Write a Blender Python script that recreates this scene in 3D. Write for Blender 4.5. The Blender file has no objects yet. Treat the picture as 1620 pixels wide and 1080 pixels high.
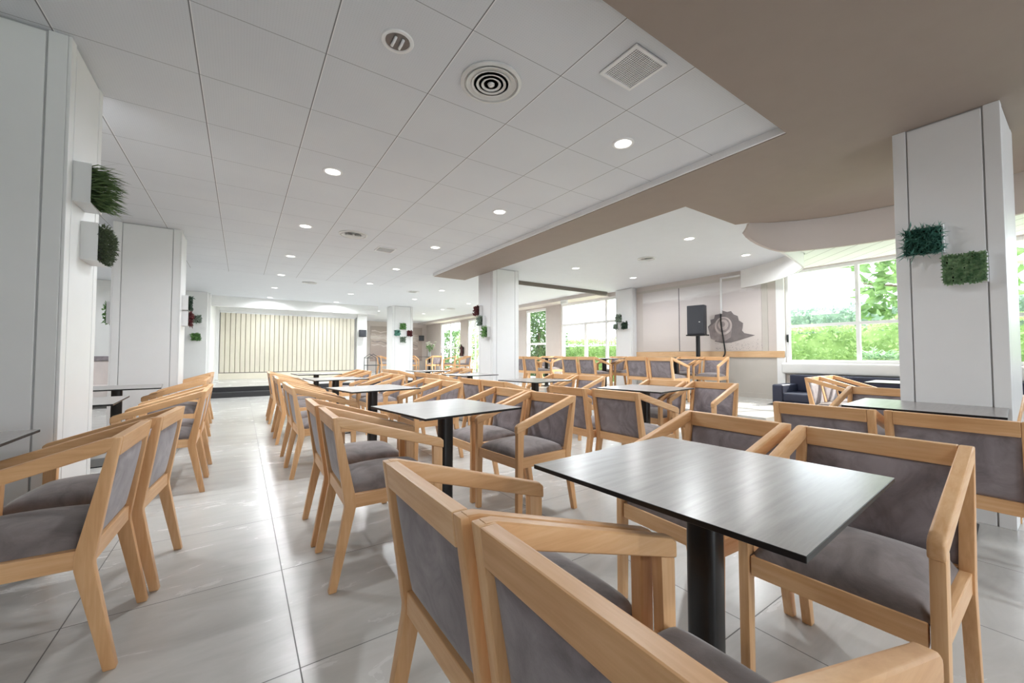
import bpy, bmesh, math, random
from mathutils import Vector, Matrix, noise
C = bpy.context.scene.collection
SC = bpy.context.scene
PI = math.pi
random.seed(7)

# ------------------------------------------------------------------ camera
F_PX = 627.0
cam_d = bpy.data.cameras.new('camera'); cam = bpy.data.objects.new('camera', cam_d); C.objects.link(cam)
cam_d.sensor_fit = 'HORIZONTAL'; cam_d.sensor_width = 36.0; cam_d.lens = F_PX / 1620 * 36
cam_d.clip_start = 0.05; cam_d.clip_end = 300
cam.location = (0, 0, 1.08)
cam.rotation_euler = (math.radians(90 + 1.918), 0, -math.radians(34.318))
SC.camera = cam

# ------------------------------------------------------------------ world, sun, exposure
SC.view_settings.view_transform = 'Standard'; SC.view_settings.look = 'None'
SC.view_settings.exposure = 0.6; SC.view_settings.gamma = 1.0
SC.view_settings.use_curve_mapping = False
w = bpy.data.worlds.new('world'); SC.world = w; w.use_nodes = True
bg = w.node_tree.nodes['Background']
bg.inputs[0].default_value = (0.84, 0.92, 1.0, 1); bg.inputs[1].default_value = 5.0
sun_d = bpy.data.lights.new('sun', 'SUN'); sun = bpy.data.objects.new('sun', sun_d); C.objects.link(sun)
sun_d.energy = 7.0; sun_d.angle = math.radians(0.8); sun_d.color = (1.0, 0.95, 0.86)
sun.rotation_euler = Vector((-0.76, 0.26, -0.55)).to_track_quat('-Z', 'Y').to_euler()
sun.location = (30, 5, 25)
LAMP_W = 16.0

def portal(name, loc, sx, sz, direction):
    d = bpy.data.lights.new(name, 'AREA'); d.shape = 'RECTANGLE'; d.size = sx; d.size_y = sz
    d.cycles.is_portal = True
    o = bpy.data.objects.new(name, d); C.objects.link(o); o.location = loc
    o.rotation_euler = Vector(direction).to_track_quat('-Z', 'Y').to_euler()
portal('window_or_fill_portal', (8.50, 1.1, 1.8), 4.6, 2.2, (-1, 0, 0))
portal('window_or_fill_portal', (8.50, 8.8, 1.5), 5.2, 2.6, (-1, 0, 0))
portal('window_or_fill_portal', (8.50, 16.5, 1.5), 4.2, 2.6, (-1, 0, 0))
portal('window_or_fill_portal', (3.0, -5.45, 1.5), 3.0, 2.4, (0, 1, 0))  # portal of the added fill opening behind the camera

# ------------------------------------------------------------------ material helpers
def lin(c):
    out = []
    for v in c[:3]:
        v = v / 255.0
        out.append(v / 12.92 if v <= 0.04045 else ((v + 0.055) / 1.055) ** 2.4)
    return (*out, 1.0)

class NT:
    def __init__(s, name):
        s.m = bpy.data.materials.new(name); s.m.use_nodes = True
        s.t = s.m.node_tree; s.n = s.t.nodes; s.l = s.t.links
        s.b = s.n['Principled BSDF']; s.out = s.n['Material Output']
    def add(s, typ, **kw):
        n = s.n.new(typ)
        for k, v in kw.items(): setattr(n, k, v)
        return n
    def link(s, a, b): s.l.new(a, b)
    def math(s, op, a, b=None, c=None):
        n = s.n.new('ShaderNodeMath'); n.operation = op
        for i, v in enumerate((a, b, c)):
            if v is None: continue
            if isinstance(v, (int, float)): n.inputs[i].default_value = v
            else: s.l.new(v, n.inputs[i])
        return n.outputs[0]
    def ramp(s, fac, stops):
        n = s.n.new('ShaderNodeValToRGB'); s.l.new(fac, n.inputs[0])
        e = n.color_ramp.elements
        while len(e) < len(stops): e.new(0.5)
        for i, (p, c) in enumerate(stops): e[i].position = p; e[i].color = c
        return n.outputs[0]
    def mix(s, fac, a, b):
        n = s.n.new('ShaderNodeMix'); n.data_type = 'RGBA'
        for sock, v in ((n.inputs[0], fac), (n.inputs[6], a), (n.inputs[7], b)):
            if isinstance(v, (int, float)): sock.default_value = v
            elif isinstance(v, tuple): sock.default_value = v
            else: s.l.new(v, sock)
        return n.outputs[2]
    def coords(s, kind='Object', scale=(1, 1, 1), rot=(0, 0, 0)):
        tc = s.n.new('ShaderNodeTexCoord'); mp = s.n.new('ShaderNodeMapping')
        mp.inputs['Scale'].default_value = scale; mp.inputs['Rotation'].default_value = rot
        s.l.new(tc.outputs[kind], mp.inputs[0]); return mp.outputs[0]
    def noise(s, vec, scale=5, detail=4, rough=.55, dist=0):
        n = s.n.new('ShaderNodeTexNoise'); s.l.new(vec, n.inputs['Vector'])
        n.inputs['Scale'].default_value = scale; n.inputs['Detail'].default_value = detail
        n.inputs['Roughness'].default_value = rough; n.inputs['Distortion'].default_value = dist
        return n.outputs[0]
    def bump(s, h, strength=.2, dist=.01):
        n = s.n.new('ShaderNodeBump'); n.inputs['Strength'].default_value = strength
        n.inputs['Distance'].default_value = dist
        s.l.new(h, n.inputs['Height']); s.l.new(n.outputs[0], s.b.inputs['Normal'])
    def base(s, v):
        if isinstance(v, tuple): s.b.inputs['Base Color'].default_value = v
        else: s.l.new(v, s.b.inputs['Base Color'])

def plain(name, col, rough=.5, metal=0, spec=.5, var=.05, scale=6, bump=0):
    k = NT(name); k.b.inputs['Roughness'].default_value = rough; k.b.inputs['Metallic'].default_value = metal
    k.b.inputs['Specular IOR Level'].default_value = spec
    c = lin(col); v = k.coords('Object'); nz = k.noise(v, scale, 3)
    lo = tuple(max(0, x * (1 - var)) for x in c[:3]) + (1,); hi = tuple(min(1, x * (1 + var)) for x in c[:3]) + (1,)
    k.base(k.ramp(nz, [(.3, lo), (.7, hi)]))
    if bump: k.bump(k.noise(v, scale * 20, 3), bump, .003)
    return k.m

def wood_mat(name, dark, mid, light):
    """beech: fine streaks along the longest direction of each piece, soft tone shifts between pieces"""
    k = NT(name); oi = k.add('ShaderNodeObjectInfo'); tc = k.add('ShaderNodeTexCoord')
    cmb = k.add('ShaderNodeCombineXYZ'); r10 = k.math('MULTIPLY', oi.outputs['Random'], 17.0)
    for i in range(3): k.link(r10, cmb.inputs[i])
    va = k.add('ShaderNodeVectorMath', operation='ADD'); k.link(tc.outputs['Object'], va.inputs[0]); k.link(cmb.outputs[0], va.inputs[1])
    soft = k.noise(va.outputs[0], 3.0, 2, .5, .3)
    at = k.add('ShaderNodeAttribute', attribute_name='grain'); ag = k.add('ShaderNodeVectorMath', operation='ADD')
    k.link(at.outputs['Vector'], ag.inputs[0]); k.link(cmb.outputs[0], ag.inputs[1])
    fine = k.noise(ag.outputs[0], 1.0, 4, .6, .25)
    f = k.math('ADD', k.math('MULTIPLY', fine, .6), k.math('MULTIPLY', soft, .4))
    f = k.math('ADD', f, k.math('MULTIPLY', k.math('SUBTRACT', oi.outputs['Random'], .5), .16))
    k.base(k.ramp(f, [(.28, lin(dark)), (.5, lin(mid)), (.72, lin(light))]))
    k.b.inputs['Roughness'].default_value = .40
    k.bump(fine, .04, .001)
    return k.m

def velvet(name, a, b):
    k = NT(name); v = k.coords('Object', (1, 1, 1))
    oi = k.add('ShaderNodeObjectInfo'); va = k.add('ShaderNodeVectorMath', operation='ADD'); k.link(v, va.inputs[0])
    cmb = k.add('ShaderNodeCombineXYZ'); r = k.math('MULTIPLY', oi.outputs['Random'], 9.0)
    for i in range(3): k.link(r, cmb.inputs[i])
    k.link(cmb.outputs[0], va.inputs[1]); v = va.outputs[0]
    n1 = k.noise(v, 7, 6, .62, 1.2)
    k.base(k.ramp(n1, [(.32, lin(a)), (.68, lin(b))]))
    k.b.inputs['Roughness'].default_value = .78
    k.b.inputs['Sheen Weight'].default_value = .35; k.b.inputs['Sheen Roughness'].default_value = .4
    k.bump(k.noise(v, 220, 2), .15, .002)
    return k.m

M = {}
M['wood'] = wood_mat('beech_wood', (208, 156, 106), (223, 175, 126), (235, 194, 149))
M['rail_wood'] = wood_mat('pale_rail_wood', (206, 164, 120), (220, 182, 140), (230, 196, 156))
M['fabric'] = velvet('mauve_grey_velvet', (116, 107, 111), (156, 147, 151))
M['fabric_seat'] = velvet('brown_grey_velvet', (108, 100, 99), (144, 134, 133))
M['black'] = plain('black_powder_metal', (18, 18, 20), .3)
M['black_edge'] = plain('black_laminate_core', (14, 14, 15), .4)
M['dark_grey'] = plain('dark_grey_plastic', (58, 60, 66), .5)
M['white'] = plain('white_lacquer_panel', (232, 232, 232), .35, var=.01)
M['white_wall'] = plain('white_wall_paint', (238, 238, 236), .6, var=.01)
M['ceiling_plain'] = plain('white_ceiling_paint', (222, 225, 229), .7, var=.01)
M['groove'] = plain('highlighted_panel_joint', (196, 196, 196), .7)  # joint colour lightened to stand in for a thin highlight between boards
M['white_trim'] = plain('white_trim_metal', (240, 240, 240), .35, var=.01)
M['taupe'] = plain('taupe_ceiling_paint', (154, 140, 130), .7, var=.02)
M['greige'] = plain('greige_wall_paint', (205, 196, 190), .65, var=.02)
M['warm_grey'] = plain('warm_grey_dado', (196, 190, 182), .6, var=.02)
M['band'] = plain('pale_taupe_bulkhead', (198, 188, 182), .7, var=.01)
M['cream'] = plain('cream_partition', (228, 222, 204), .5, var=.02)
M['step'] = plain('charcoal_stage_step', (52, 52, 54), .5)
M['navy'] = plain('navy_leatherette', (38, 42, 62), .5, bump=.1)
M['bolster'] = plain('white_sill_cladding', (228, 228, 226), .4, var=.01)
M['alu'] = plain('brushed_aluminium', (190, 190, 190), .3, .9)
M['grey_metal'] = plain('grey_painted_metal', (168, 168, 168), .45)
M['light_metal'] = plain('light_painted_metal', (222, 222, 220), .4)
M['vent_dark'] = plain('vent_shadow_plate', (30, 30, 31), .8)
M['track'] = plain('bronze_track', (120, 112, 104), .5)
M['frame_white'] = plain('planter_white_box', (226, 226, 226), .4, var=.01)
M['soil'] = plain('dark_moss_base', (28, 34, 26), .9, var=.3, scale=40)
M['flower'] = plain('white_petals', (240, 240, 230), .6)
M['ext_body'] = plain('dark_extinguisher_body', (62, 26, 26), .35)
M['label_white'] = plain('white_paper_label', (225, 225, 220), .6)
M['flesh_pink'] = plain('pale_print', (214, 204, 200), .5)

def leaf_mat(name, a, b, scale=30, trans=.2):
    k = NT(name); v = k.coords('Object'); n = k.noise(v, scale, 3)
    k.base(k.ramp(n, [(.3, lin(a)), (.7, lin(b))])); k.b.inputs['Roughness'].default_value = .55
    if trans:
        tr = k.add('ShaderNodeBsdfTranslucent'); k.link(k.ramp(n, [(.3, lin(a)), (.7, lin(b))]), tr.inputs[0])
        mx = k.add('ShaderNodeMixShader'); mx.inputs[0].default_value = trans
        k.link(k.b.outputs[0], mx.inputs[1]); k.link(tr.outputs[0], mx.inputs[2]); k.link(mx.outputs[0], k.out.inputs[0])
    return k.m
M['grass_leaf'] = leaf_mat('dark_grass_blades', (46, 70, 36), (106, 128, 80))
M['moss_leaf'] = leaf_mat('olive_moss', (62, 74, 54), (102, 114, 86))
M['teal_leaf'] = leaf_mat('blue_green_needles', (72, 132, 120), (132, 188, 170))
M['succ_leaf'] = leaf_mat('green_succulent', (84, 130, 90), (172, 200, 156))
M['green_leaf'] = leaf_mat('bright_green_leaf', (76, 124, 64), (136, 180, 108))
M['red_leaf'] = leaf_mat('dark_red_leaf', (72, 26, 30), (118, 52, 54))
M['grey_leaf'] = leaf_mat('grey_green_leaf', (112, 132, 116), (168, 182, 164))
M['darkgreen_leaf'] = leaf_mat('dark_green_leaf', (26, 50, 36), (58, 84, 64))
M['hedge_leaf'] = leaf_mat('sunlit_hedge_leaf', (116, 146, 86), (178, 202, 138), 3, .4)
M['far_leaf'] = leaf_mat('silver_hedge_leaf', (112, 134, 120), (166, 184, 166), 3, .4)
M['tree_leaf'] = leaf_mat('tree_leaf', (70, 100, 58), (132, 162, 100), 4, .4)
M['deep_leaf'] = leaf_mat('deep_green_tree_leaf', (54, 82, 46), (112, 144, 88), 4, .3)  # deeper green foliage of the door shrub and the rounded tree
M['bark'] = plain('bark', (110, 96, 80), .9, var=.2, scale=20)
M['lawn'] = leaf_mat('lawn', (150, 178, 110), (186, 208, 140), 8, 0)
M['terrace'] = plain('pale_terrace', (214, 208, 200), .7)
M['stone'] = plain('grey_pot', (160, 160, 156), .7)

def emis(name, col, s):
    k = NT(name); k.b.inputs['Base Color'].default_value = (1, 1, 1, 1)
    k.b.inputs['Emission Color'].default_value = col; k.b.inputs['Emission Strength'].default_value = s
    return k.m
M['lit'] = emis('lit_lens', (1, .99, .96, 1), 3.0)
M['unlit'] = plain('unlit_lens', (120, 114, 110), .25, .3)

def glass_mat():
    k = NT('window_glass'); k.n.remove(k.b)
    t = k.add('ShaderNodeBsdfTransparent'); g = k.add('ShaderNodeBsdfGlossy'); g.inputs['Roughness'].default_value = .02
    lw = k.add('ShaderNodeLayerWeight'); fr = k.math('ADD', .03, k.math('MULTIPLY', k.math('POWER', lw.outputs['Facing'], 5.0), .5))
    mx = k.add('ShaderNodeMixShader'); k.link(fr, mx.inputs[0]); k.link(t.outputs[0], mx.inputs[1]); k.link(g.outputs[0], mx.inputs[2])
    k.link(mx.outputs[0], k.out.inputs[0]); return k.m
M['glass'] = glass_mat()

def grid_mask(k, axis_out, x0, p, half):
    f = k.math('FRACT', k.math('ADD', k.math('DIVIDE', k.math('SUBTRACT', axis_out, x0), p), .5))
    d = k.math('ABSOLUTE', k.math('SUBTRACT', f, .5))
    return k.math('LESS_THAN', d, half / p)

def floor_mat():
    k = NT('grey_porcelain_tiles'); g = k.add('ShaderNodeNewGeometry'); sp = k.add('ShaderNodeSeparateXYZ')
    k.link(g.outputs['Position'], sp.inputs[0]); x, y = sp.outputs[0], sp.outputs[1]
    m = k.math('MAXIMUM', grid_mask(k, x, .188, .758, .0022), grid_mask(k, y, 1.572, .755, .0022))
    # per-tile tone
    ix = k.math('FLOOR', k.math('DIVIDE', k.math('SUBTRACT', x, .188), .758)); iy = k.math('FLOOR', k.math('DIVIDE', k.math('SUBTRACT', y, 1.572), .755))
    cb = k.add('ShaderNodeCombineXYZ'); k.link(ix, cb.inputs[0]); k.link(iy, cb.inputs[1])
    wn = k.add('ShaderNodeTexWhiteNoise', noise_dimensions='3D'); k.link(cb.outputs[0], wn.inputs[0])
    off = k.add('ShaderNodeVectorMath', operation='ADD'); k.link(g.outputs['Position'], off.inputs[0])
    sc = k.add('ShaderNodeVectorMath', operation='SCALE'); k.link(wn.outputs[1], sc.inputs[0]); sc.inputs['Scale'].default_value = 8
    k.link(sc.outputs[0], off.inputs[1])
    mp = k.add('ShaderNodeMapping'); mp.inputs['Scale'].default_value = (1.0, 3.2, 1); mp.inputs['Rotation'].default_value = (0, 0, .35)
    k.link(off.outputs[0], mp.inputs[0])
    n = k.noise(mp.outputs[0], 2.2, 6, .62, .8)
    n = k.math('ADD', n, k.math('MULTIPLY', k.math('SUBTRACT', wn.outputs[0], .5), .12))
    col = k.ramp(n, [(.25, lin((180, 178, 174))), (.5, lin((190, 188, 184))), (.75, lin((200, 198, 195)))])
    k.base(k.mix(m, col, lin((104, 102, 100))))
    k.link(k.math('ADD', k.math('MULTIPLY', n, .16), k.math('ADD', k.math('MULTIPLY', m, .4), .17)), k.b.inputs['Roughness'])
    k.bump(k.math('SUBTRACT', k.math('MULTIPLY', n, .1), m), .12, .003)
    return k.m
M['floor'] = floor_mat()

def ceil_mat():
    k = NT('white_ceiling_tiles'); g = k.add('ShaderNodeNewGeometry'); sp = k.add('ShaderNodeSeparateXYZ')
    k.link(g.outputs['Position'], sp.inputs[0]); x, y = sp.outputs[0], sp.outputs[1]
    mx_ = grid_mask(k, x, .36, .6, .003); my_ = grid_mask(k, y, 1.765, .605, .002)
    m = k.math('MAXIMUM', mx_, k.math('MULTIPLY', my_, .8))
    hi = grid_mask(k, k.math('SUBTRACT', x, .006), .36, .6, .002)
    v = k.noise(g.outputs['Position'], 1.5, 2)
    col = k.ramp(v, [(.3, lin((217, 220, 225))), (.7, lin((222, 225, 229)))])
    # fine perforations of the acoustic tiles
    px = k.math('FRACT', k.math('MULTIPLY', x, 75.0)); py = k.math('FRACT', k.math('MULTIPLY', y, 75.0))
    dx = k.math('SUBTRACT', px, .5); dy = k.math('SUBTRACT', py, .5)
    dd = k.math('LESS_THAN', k.math('ADD', k.math('MULTIPLY', dx, dx), k.math('MULTIPLY', dy, dy)), .04)
    col = k.mix(k.math('MULTIPLY', dd, .10), col, lin((120, 120, 120)))
    col = k.mix(hi, col, lin((246, 246, 246)))
    k.base(k.mix(k.math('MULTIPLY', m, .8), col, lin((70, 70, 70))))
    k.b.inputs['Roughness'].default_value = .6
    return k.m
M['ceil'] = ceil_mat()

def board_mat():
    k = NT('white_tongue_boards'); g = k.add('ShaderNodeNewGeometry'); sp = k.add('ShaderNodeSeparateXYZ')
    k.link(g.outputs['Position'], sp.inputs[0])
    a = k.math('ADD', k.math('MULTIPLY', sp.outputs[0], .707), k.math('MULTIPLY', sp.outputs[1], -.707))
    m = grid_mask(k, a, 0, .22, .005)
    k.base(k.mix(m, lin((236, 238, 236)), lin((150, 150, 148)))); k.b.inputs['Roughness'].default_value = .5
    return k.m
M['boards'] = board_mat()

def top_mat():
    k = NT('grey_wood_laminate'); v = k.coords('Object', (2.2, 30, 1))
    n = k.noise(v, 1.3, 7, .68, .3)
    k.base(k.ramp(n, [(.30, lin((116, 109, 105))), (.5, lin((136, 129, 125))), (.72, lin((152, 146, 142)))]))
    k.link(k.math('ADD', k.math('MULTIPLY', n, .12), .30), k.b.inputs['Roughness'])
    k.b.inputs['Specular IOR Level'].default_value = 1.0
    k.b.inputs['Coat Weight'].default_value = .7; k.b.inputs['Coat Roughness'].default_value = .24
    return k.m
M['top'] = top_mat()

def mural_mat(name, top, bottom, z0, z1):
    k = NT(name); g = k.add('ShaderNodeNewGeometry'); sp = k.add('ShaderNodeSeparateXYZ'); k.link(g.outputs['Position'], sp.inputs[0])
    t = k.math('DIVIDE', k.math('SUBTRACT', sp.outputs[2], z0), z1 - z0)
    n = k.noise(k.coords('Object', (1, .6, 3)), 2.0, 5, .6, .4)
    t2 = k.math('ADD', t, k.math('MULTIPLY', k.math('SUBTRACT', n, .5), .25))
    k.base(k.ramp(t2, bottom + top)); k.b.inputs['Roughness'].default_value = .35
    return k.m
M['mural'] = mural_mat('beach_print', [(.62, lin((216, 207, 204))), (.80, lin((206, 198, 196))), (.86, lin((226, 222, 220))), (1, lin((208, 202, 200)))],
                       [(0, lin((206, 196, 190))), (.3, lin((218, 209, 204)))], 1.15, 2.6)
M['mural_end'] = mural_mat('dune_print', [(.62, lin((196, 182, 172))), (.68, lin((222, 214, 206))), (.78, lin((186, 172, 162))), (1, lin((176, 164, 156)))],
                           [(0, lin((168, 150, 142))), (.35, lin((182, 166, 158)))], .7, 2.5)
M['shell_dark'] = plain('shell_shadow_print', (128, 120, 120), .4, var=.12, scale=8)
M['shell_mid'] = plain('shell_body_print', (158, 146, 144), .4, var=.2, scale=9)
M['shell_light'] = plain('shell_whorl_print', (204, 192, 188), .4, var=.15, scale=10)

# ------------------------------------------------------------------ mesh helpers
class MB:
    """collects shapes into one bmesh"""
    def __init__(s): s.bm = bmesh.new(); s.mi = 0
    def _new(s, geom_faces):
        for f in geom_faces: f.material_index = s.mi
    def poly(s, pts):
        f = s.bm.faces.new([s.bm.verts.new(p) for p in pts]); f.material_index = s.mi; return f
    def hull8(s, v):
        vs = [s.bm.verts.new(p) for p in v]
        for q in ((0, 3, 2, 1), (4, 5, 6, 7), (0, 1, 5, 4), (1, 2, 6, 5), (2, 3, 7, 6), (3, 0, 4, 7)):
            f = s.bm.faces.new([vs[i] for i in q]); f.material_index = s.mi
        return vs
    def box(s, x0, x1, y0, y1, z0, z1):
        return s.hull8([(x0, y0, z0), (x1, y0, z0), (x1, y1, z0), (x0, y1, z0), (x0, y0, z1), (x1, y0, z1), (x1, y1, z1), (x0, y1, z1)])
    def prism(s, prof, y0, y1, axis='y'):
        def P(a, b, t): return (a, t, b) if axis == 'y' else ((t, a, b) if axis == 'x' else (a, b, t))
        A = [s.bm.verts.new(P(a, b, y0)) for a, b in prof]; B = [s.bm.verts.new(P(a, b, y1)) for a, b in prof]
        n = len(prof)
        fs = [s.bm.faces.new(A), s.bm.faces.new(B[::-1])]
        for i in range(n): fs.append(s.bm.faces.new([A[i], B[i], B[(i + 1) % n], A[(i + 1) % n]]))
        s._new(fs)
    def tube(s, pts, r, n=8, caps=True):
        pts = [Vector(p) for p in pts]; rings = []
        for i, p in enumerate(pts):
            d = (pts[min(i + 1, len(pts) - 1)] - pts[max(i - 1, 0)]).normalized()
            a = d.orthogonal() if i == 0 else (pa - d * pa.dot(d))
            a.normalize(); pa = a; b = d.cross(a)
            rr = r[i] if isinstance(r, (list, tuple)) else r
            rings.append([s.bm.verts.new(p + (a * math.cos(2 * PI * k / n) + b * math.sin(2 * PI * k / n)) * rr) for k in range(n)])
        fs = []
        for A, B in zip(rings, rings[1:]):
            for k in range(n): fs.append(s.bm.faces.new([A[k], A[(k + 1) % n], B[(k + 1) % n], B[k]]))
        if caps: fs += [s.bm.faces.new(rings[0][::-1]), s.bm.faces.new(rings[-1])]
        s._new(fs)
    def lathe(s, prof, n=32, c=(0, 0, 0)):
        rings = [[s.bm.verts.new((c[0] + r * math.cos(2 * PI * k / n), c[1] + r * math.sin(2 * PI * k / n), c[2] + z)) for k in range(n)] for r, z in prof]
        fs = []
        for A, B in zip(rings, rings[1:]):
            for k in range(n): fs.append(s.bm.faces.new([A[k], A[(k + 1) % n], B[(k + 1) % n], B[k]]))
        if prof[0][0] > 1e-4: fs.append(s.bm.faces.new(rings[0][::-1]))
        if prof[-1][0] > 1e-4: fs.append(s.bm.faces.new(rings[-1]))
        s._new(fs)
    def bevel(s, w, seg=2):
        bmesh.ops.recalc_face_normals(s.bm, faces=s.bm.faces[:])
        es = [e for e in s.bm.edges if len(e.link_faces) == 2 and e.calc_face_angle(0) > .5]
        bmesh.ops.bevel(s.bm, geom=es, offset=w, segments=seg, affect='EDGES', profile=.6, clamp_overlap=True)
    def mesh(s, name, mats, smooth=False, recalc=True):
        if recalc: bmesh.ops.recalc_face_normals(s.bm, faces=s.bm.faces[:])
        me = bpy.data.meshes.new(name); s.bm.to_mesh(me); s.bm.free()
        for m in (mats if isinstance(mats, (list, tuple)) else [mats]): me.materials.append(M[m] if isinstance(m, str) else m)
        if 'wood' in str(mats):   # grain coordinates: stretched along the longest extent of the piece
            at = me.attributes.new('grain', 'FLOAT_VECTOR', 'POINT'); co = [v.co for v in me.vertices]
            ext = [max(c[i] for c in co) - min(c[i] for c in co) for i in range(3)]; ax = ext.index(max(ext))
            for i, c in enumerate(co): at.data[i].vector = [c[j] * (5 if j == ax else 75) for j in range(3)]
        if smooth:
            for p in me.polygons: p.use_smooth = True
            if smooth is not True:
                me.set_sharp_from_angle(angle=smooth)
        return me
    def obj(s, name, mats, parent=None, smooth=False, recalc=True):
        o = bpy.data.objects.new(name, s.mesh(name, mats, smooth, recalc)); C.objects.link(o)
        if parent: o.parent = parent
        return o

def tag(o, label, cat, group=None, kind=None):
    o['label'] = label; o['category'] = cat
    if group: o['group'] = group
    if kind: o['kind'] = kind
    return o
def struct(o): o['kind'] = 'structure'; return o
def thing(name, label, cat, loc=(0, 0, 0), rz=0, group=None):
    o = bpy.data.objects.new(name, None); C.objects.link(o); o.location = loc; o.rotation_euler = (0, 0, rz)
    o.empty_display_size = .1
    return tag(o, label, cat, group)
def dup(root, loc, rz, label, group=None):
    r = root.copy(); C.objects.link(r); r.location = loc; r.rotation_euler = (0, 0, rz); r['label'] = label
    if group: r['group'] = group
    for ch in list(root.children):
        c = ch.copy(); C.objects.link(c); c.parent = r
        for g in list(ch.children):
            d = g.copy(); C.objects.link(d); d.parent = c
    return r
def sbox(name, mat, x0, x1, y0, y1, z0, z1, bev=0, parent=None):
    b = MB(); b.box(x0, x1, y0, y1, z0, z1)
    if bev: b.bevel(bev)
    return struct(b.obj(name, mat, parent))

# ------------------------------------------------------------------ the setting
ZC, ZS, XW, PL = 2.765, 2.70, 8.25, .25
b = MB(); b.box(-6, 8.9, -5.5, 21, -.1, 0); struct(b.obj('floor', 'floor'))
# raised platform: along the window wall and across the far end
b = MB(); b.prism([(5.70, 2.44), (7.30, 2.44), (7.30, 3.12), (8.25, 3.12), (8.25, 20.3), (-.75, 20.3), (-.75, 12.6), (5.70, 12.6)], 0.0, PL, 'z')
struct(b.obj('floor_platform', 'floor'))
b = MB(); b.box(-.78, 5.69, 12.30, 12.60, 0, .13); b.box(-.78, 5.69, 12.57, 12.60, .13, PL - .002)
b.bevel(.006); struct(b.obj('trim_1', 'step'))
# ceilings
b = MB(); b.box(-6, 8.9, 1.15, 21, ZC, ZC + .1); b.box(-6, 8.9, -5.5, 1.15, ZC + .02, ZC + .1)
struct(b.obj('ceiling', 'ceiling_plain'))
b = MB(); b.box(-6, 3.262, 1.22, 9.8, ZC - .004, ZC - .0005); struct(b.obj('ceiling_tiles', 'ceil'))
arc = [(5.06, 2.47), (5.13, 2.34), (5.32, 2.20), (5.52, 1.98), (5.68, 1.70), (5.78, 1.40), (5.82, 1.10), (5.80, .75), (5.72, .40), (5.58, 0), (5.4, -.5), (5.2, -1.2), (5.0, -5.5)]
soff = [(-6, -5.5), (-6, 1.22), (3.27, 1.22), (3.27, 7.66), (3.985, 7.66), (3.985, 2.47)] + arc
b = MB(); b.prism(soff, ZS, ZC + .01, 'z'); struct(b.obj('ceiling_soffit', 'taupe'))
b = MB(); b.box(3.250, 3.269, 1.2, 7.67, ZS + .006, ZC - .004); b.box(-6, 3.269, 1.204, 1.22, ZS + .006, ZC - .004)
struct(b.obj('trim_2', 'white_trim'))
# curved bulkhead with a cove, hanging below the soffit edge
def strip(name, mat, path, zt, zb, th, cove=0):
    b = MB(); n = len(path); prof = []
    for i, (x, y) in enumerate(path):
        p = Vector((path[max(0, i - 1)][0], path[max(0, i - 1)][1])); q = Vector((path[min(n - 1, i + 1)][0], path[min(n - 1, i + 1)][1]))
        d = (q - p).normalized(); nr = Vector((-d.y, d.x)); t = zt[i] if isinstance(zt, list) else zt; bo = zb[i] if isinstance(zb, list) else zb
        K = 8; row = []
        for k in range(K + 1):
            s = k / K; z = t + (bo - t) * s; o = cove * (1 - math.cos(s * PI / 2))
            row.append(((x + nr.x * o, y + nr.y * o, z), (x + nr.x * (o + th), y + nr.y * (o + th), z)))
        prof.append(row)
    V = [[[b.bm.verts.new(c) for c in pr] for pr in row] for row in prof]
    for i in range(n - 1):
        for k in range(K):
            for side in (0, 1):
                b.bm.faces.new([V[i][k][side], V[i + 1][k][side], V[i + 1][k + 1][side], V[i][k + 1][side]])
        for k in (0, K):
            b.bm.faces.new([V[i][k][0], V[i + 1][k][0], V[i + 1][k][1], V[i][k][1]])
    for i in (0, n - 1):
        for k in range(K): b.bm.faces.new([V[i][k][0], V[i][k + 1][0], V[i][k + 1][1], V[i][k][1]])
    return struct(b.obj(name, mat, smooth=.6))
def smooth_path(pts, m=6):
    out = []
    P = [Vector(p) for p in pts]
    for i in range(len(P) - 1):
        p0, p1, p2, p3 = P[max(i - 1, 0)], P[i], P[i + 1], P[min(i + 2, len(P) - 1)]
        for k in range(m):
            t = k / m
            out.append(.5 * ((2 * p1) + (p2 - p0) * t + (2 * p0 - 5 * p1 + 4 * p2 - p3) * t * t + (3 * p1 - p0 - 3 * p2 + p3) * t ** 3))
    out.append(P[-1]); return [tuple(v) for v in out]
arcs = smooth_path(arc[1:-1], 4)
strip('ceiling_bulkhead', 'band', arcs, ZS, [2.36 + .26 * max(0, 1 - i / 7) ** 1.5 for i in range(len(arcs))], .05, cove=.10)
pel = smooth_path([(8.22, 3.93), (7.95, 3.33), (7.62, 2.89), (7.30, 2.62), (7.05, 2.47)], 5)
strip('ceiling_pelmet', 'white_wall', pel, ZC, 2.41, .03)
pel2 = smooth_path([(7.05, 2.47), (6.6, 2.44), (6.1, 2.43), (5.5, 2.41)], 5)
strip('ceiling_fascia', 'white_wall', pel2, ZC, [2.41 + .17 * i / (len(pel2) - 1) for i in range(len(pel2))], .03)
# lowered board ceiling in the window bay
b = MB(); b.prism([(8.25, 3.86), (7.97, 3.26), (7.64, 2.82), (7.30, 2.56), (7.05, 2.42), (6.1, 2.38), (5.5, 2.36)] + [(x + .16, y) for x, y in arc[2:]] + [(8.25, -5.5)], 2.62, 2.66, 'z')
struct(b.obj('ceiling_bay', 'boards'))
# sliding partition track between the pillars, header over the windows, coffer beyond
b = MB(); b.box(4.62, 8.08, 7.30, 7.36, ZC - .07, ZC); b.box(4.62, 8.08, 7.33, 7.345, ZC - .085, ZC - .07); struct(b.obj('trim_3', 'track'))
b = MB(); b.box(7.75, 8.25, 7.40, 20.3, ZC - .10, ZC); struct(b.obj('trim_4', 'greige'))

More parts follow.
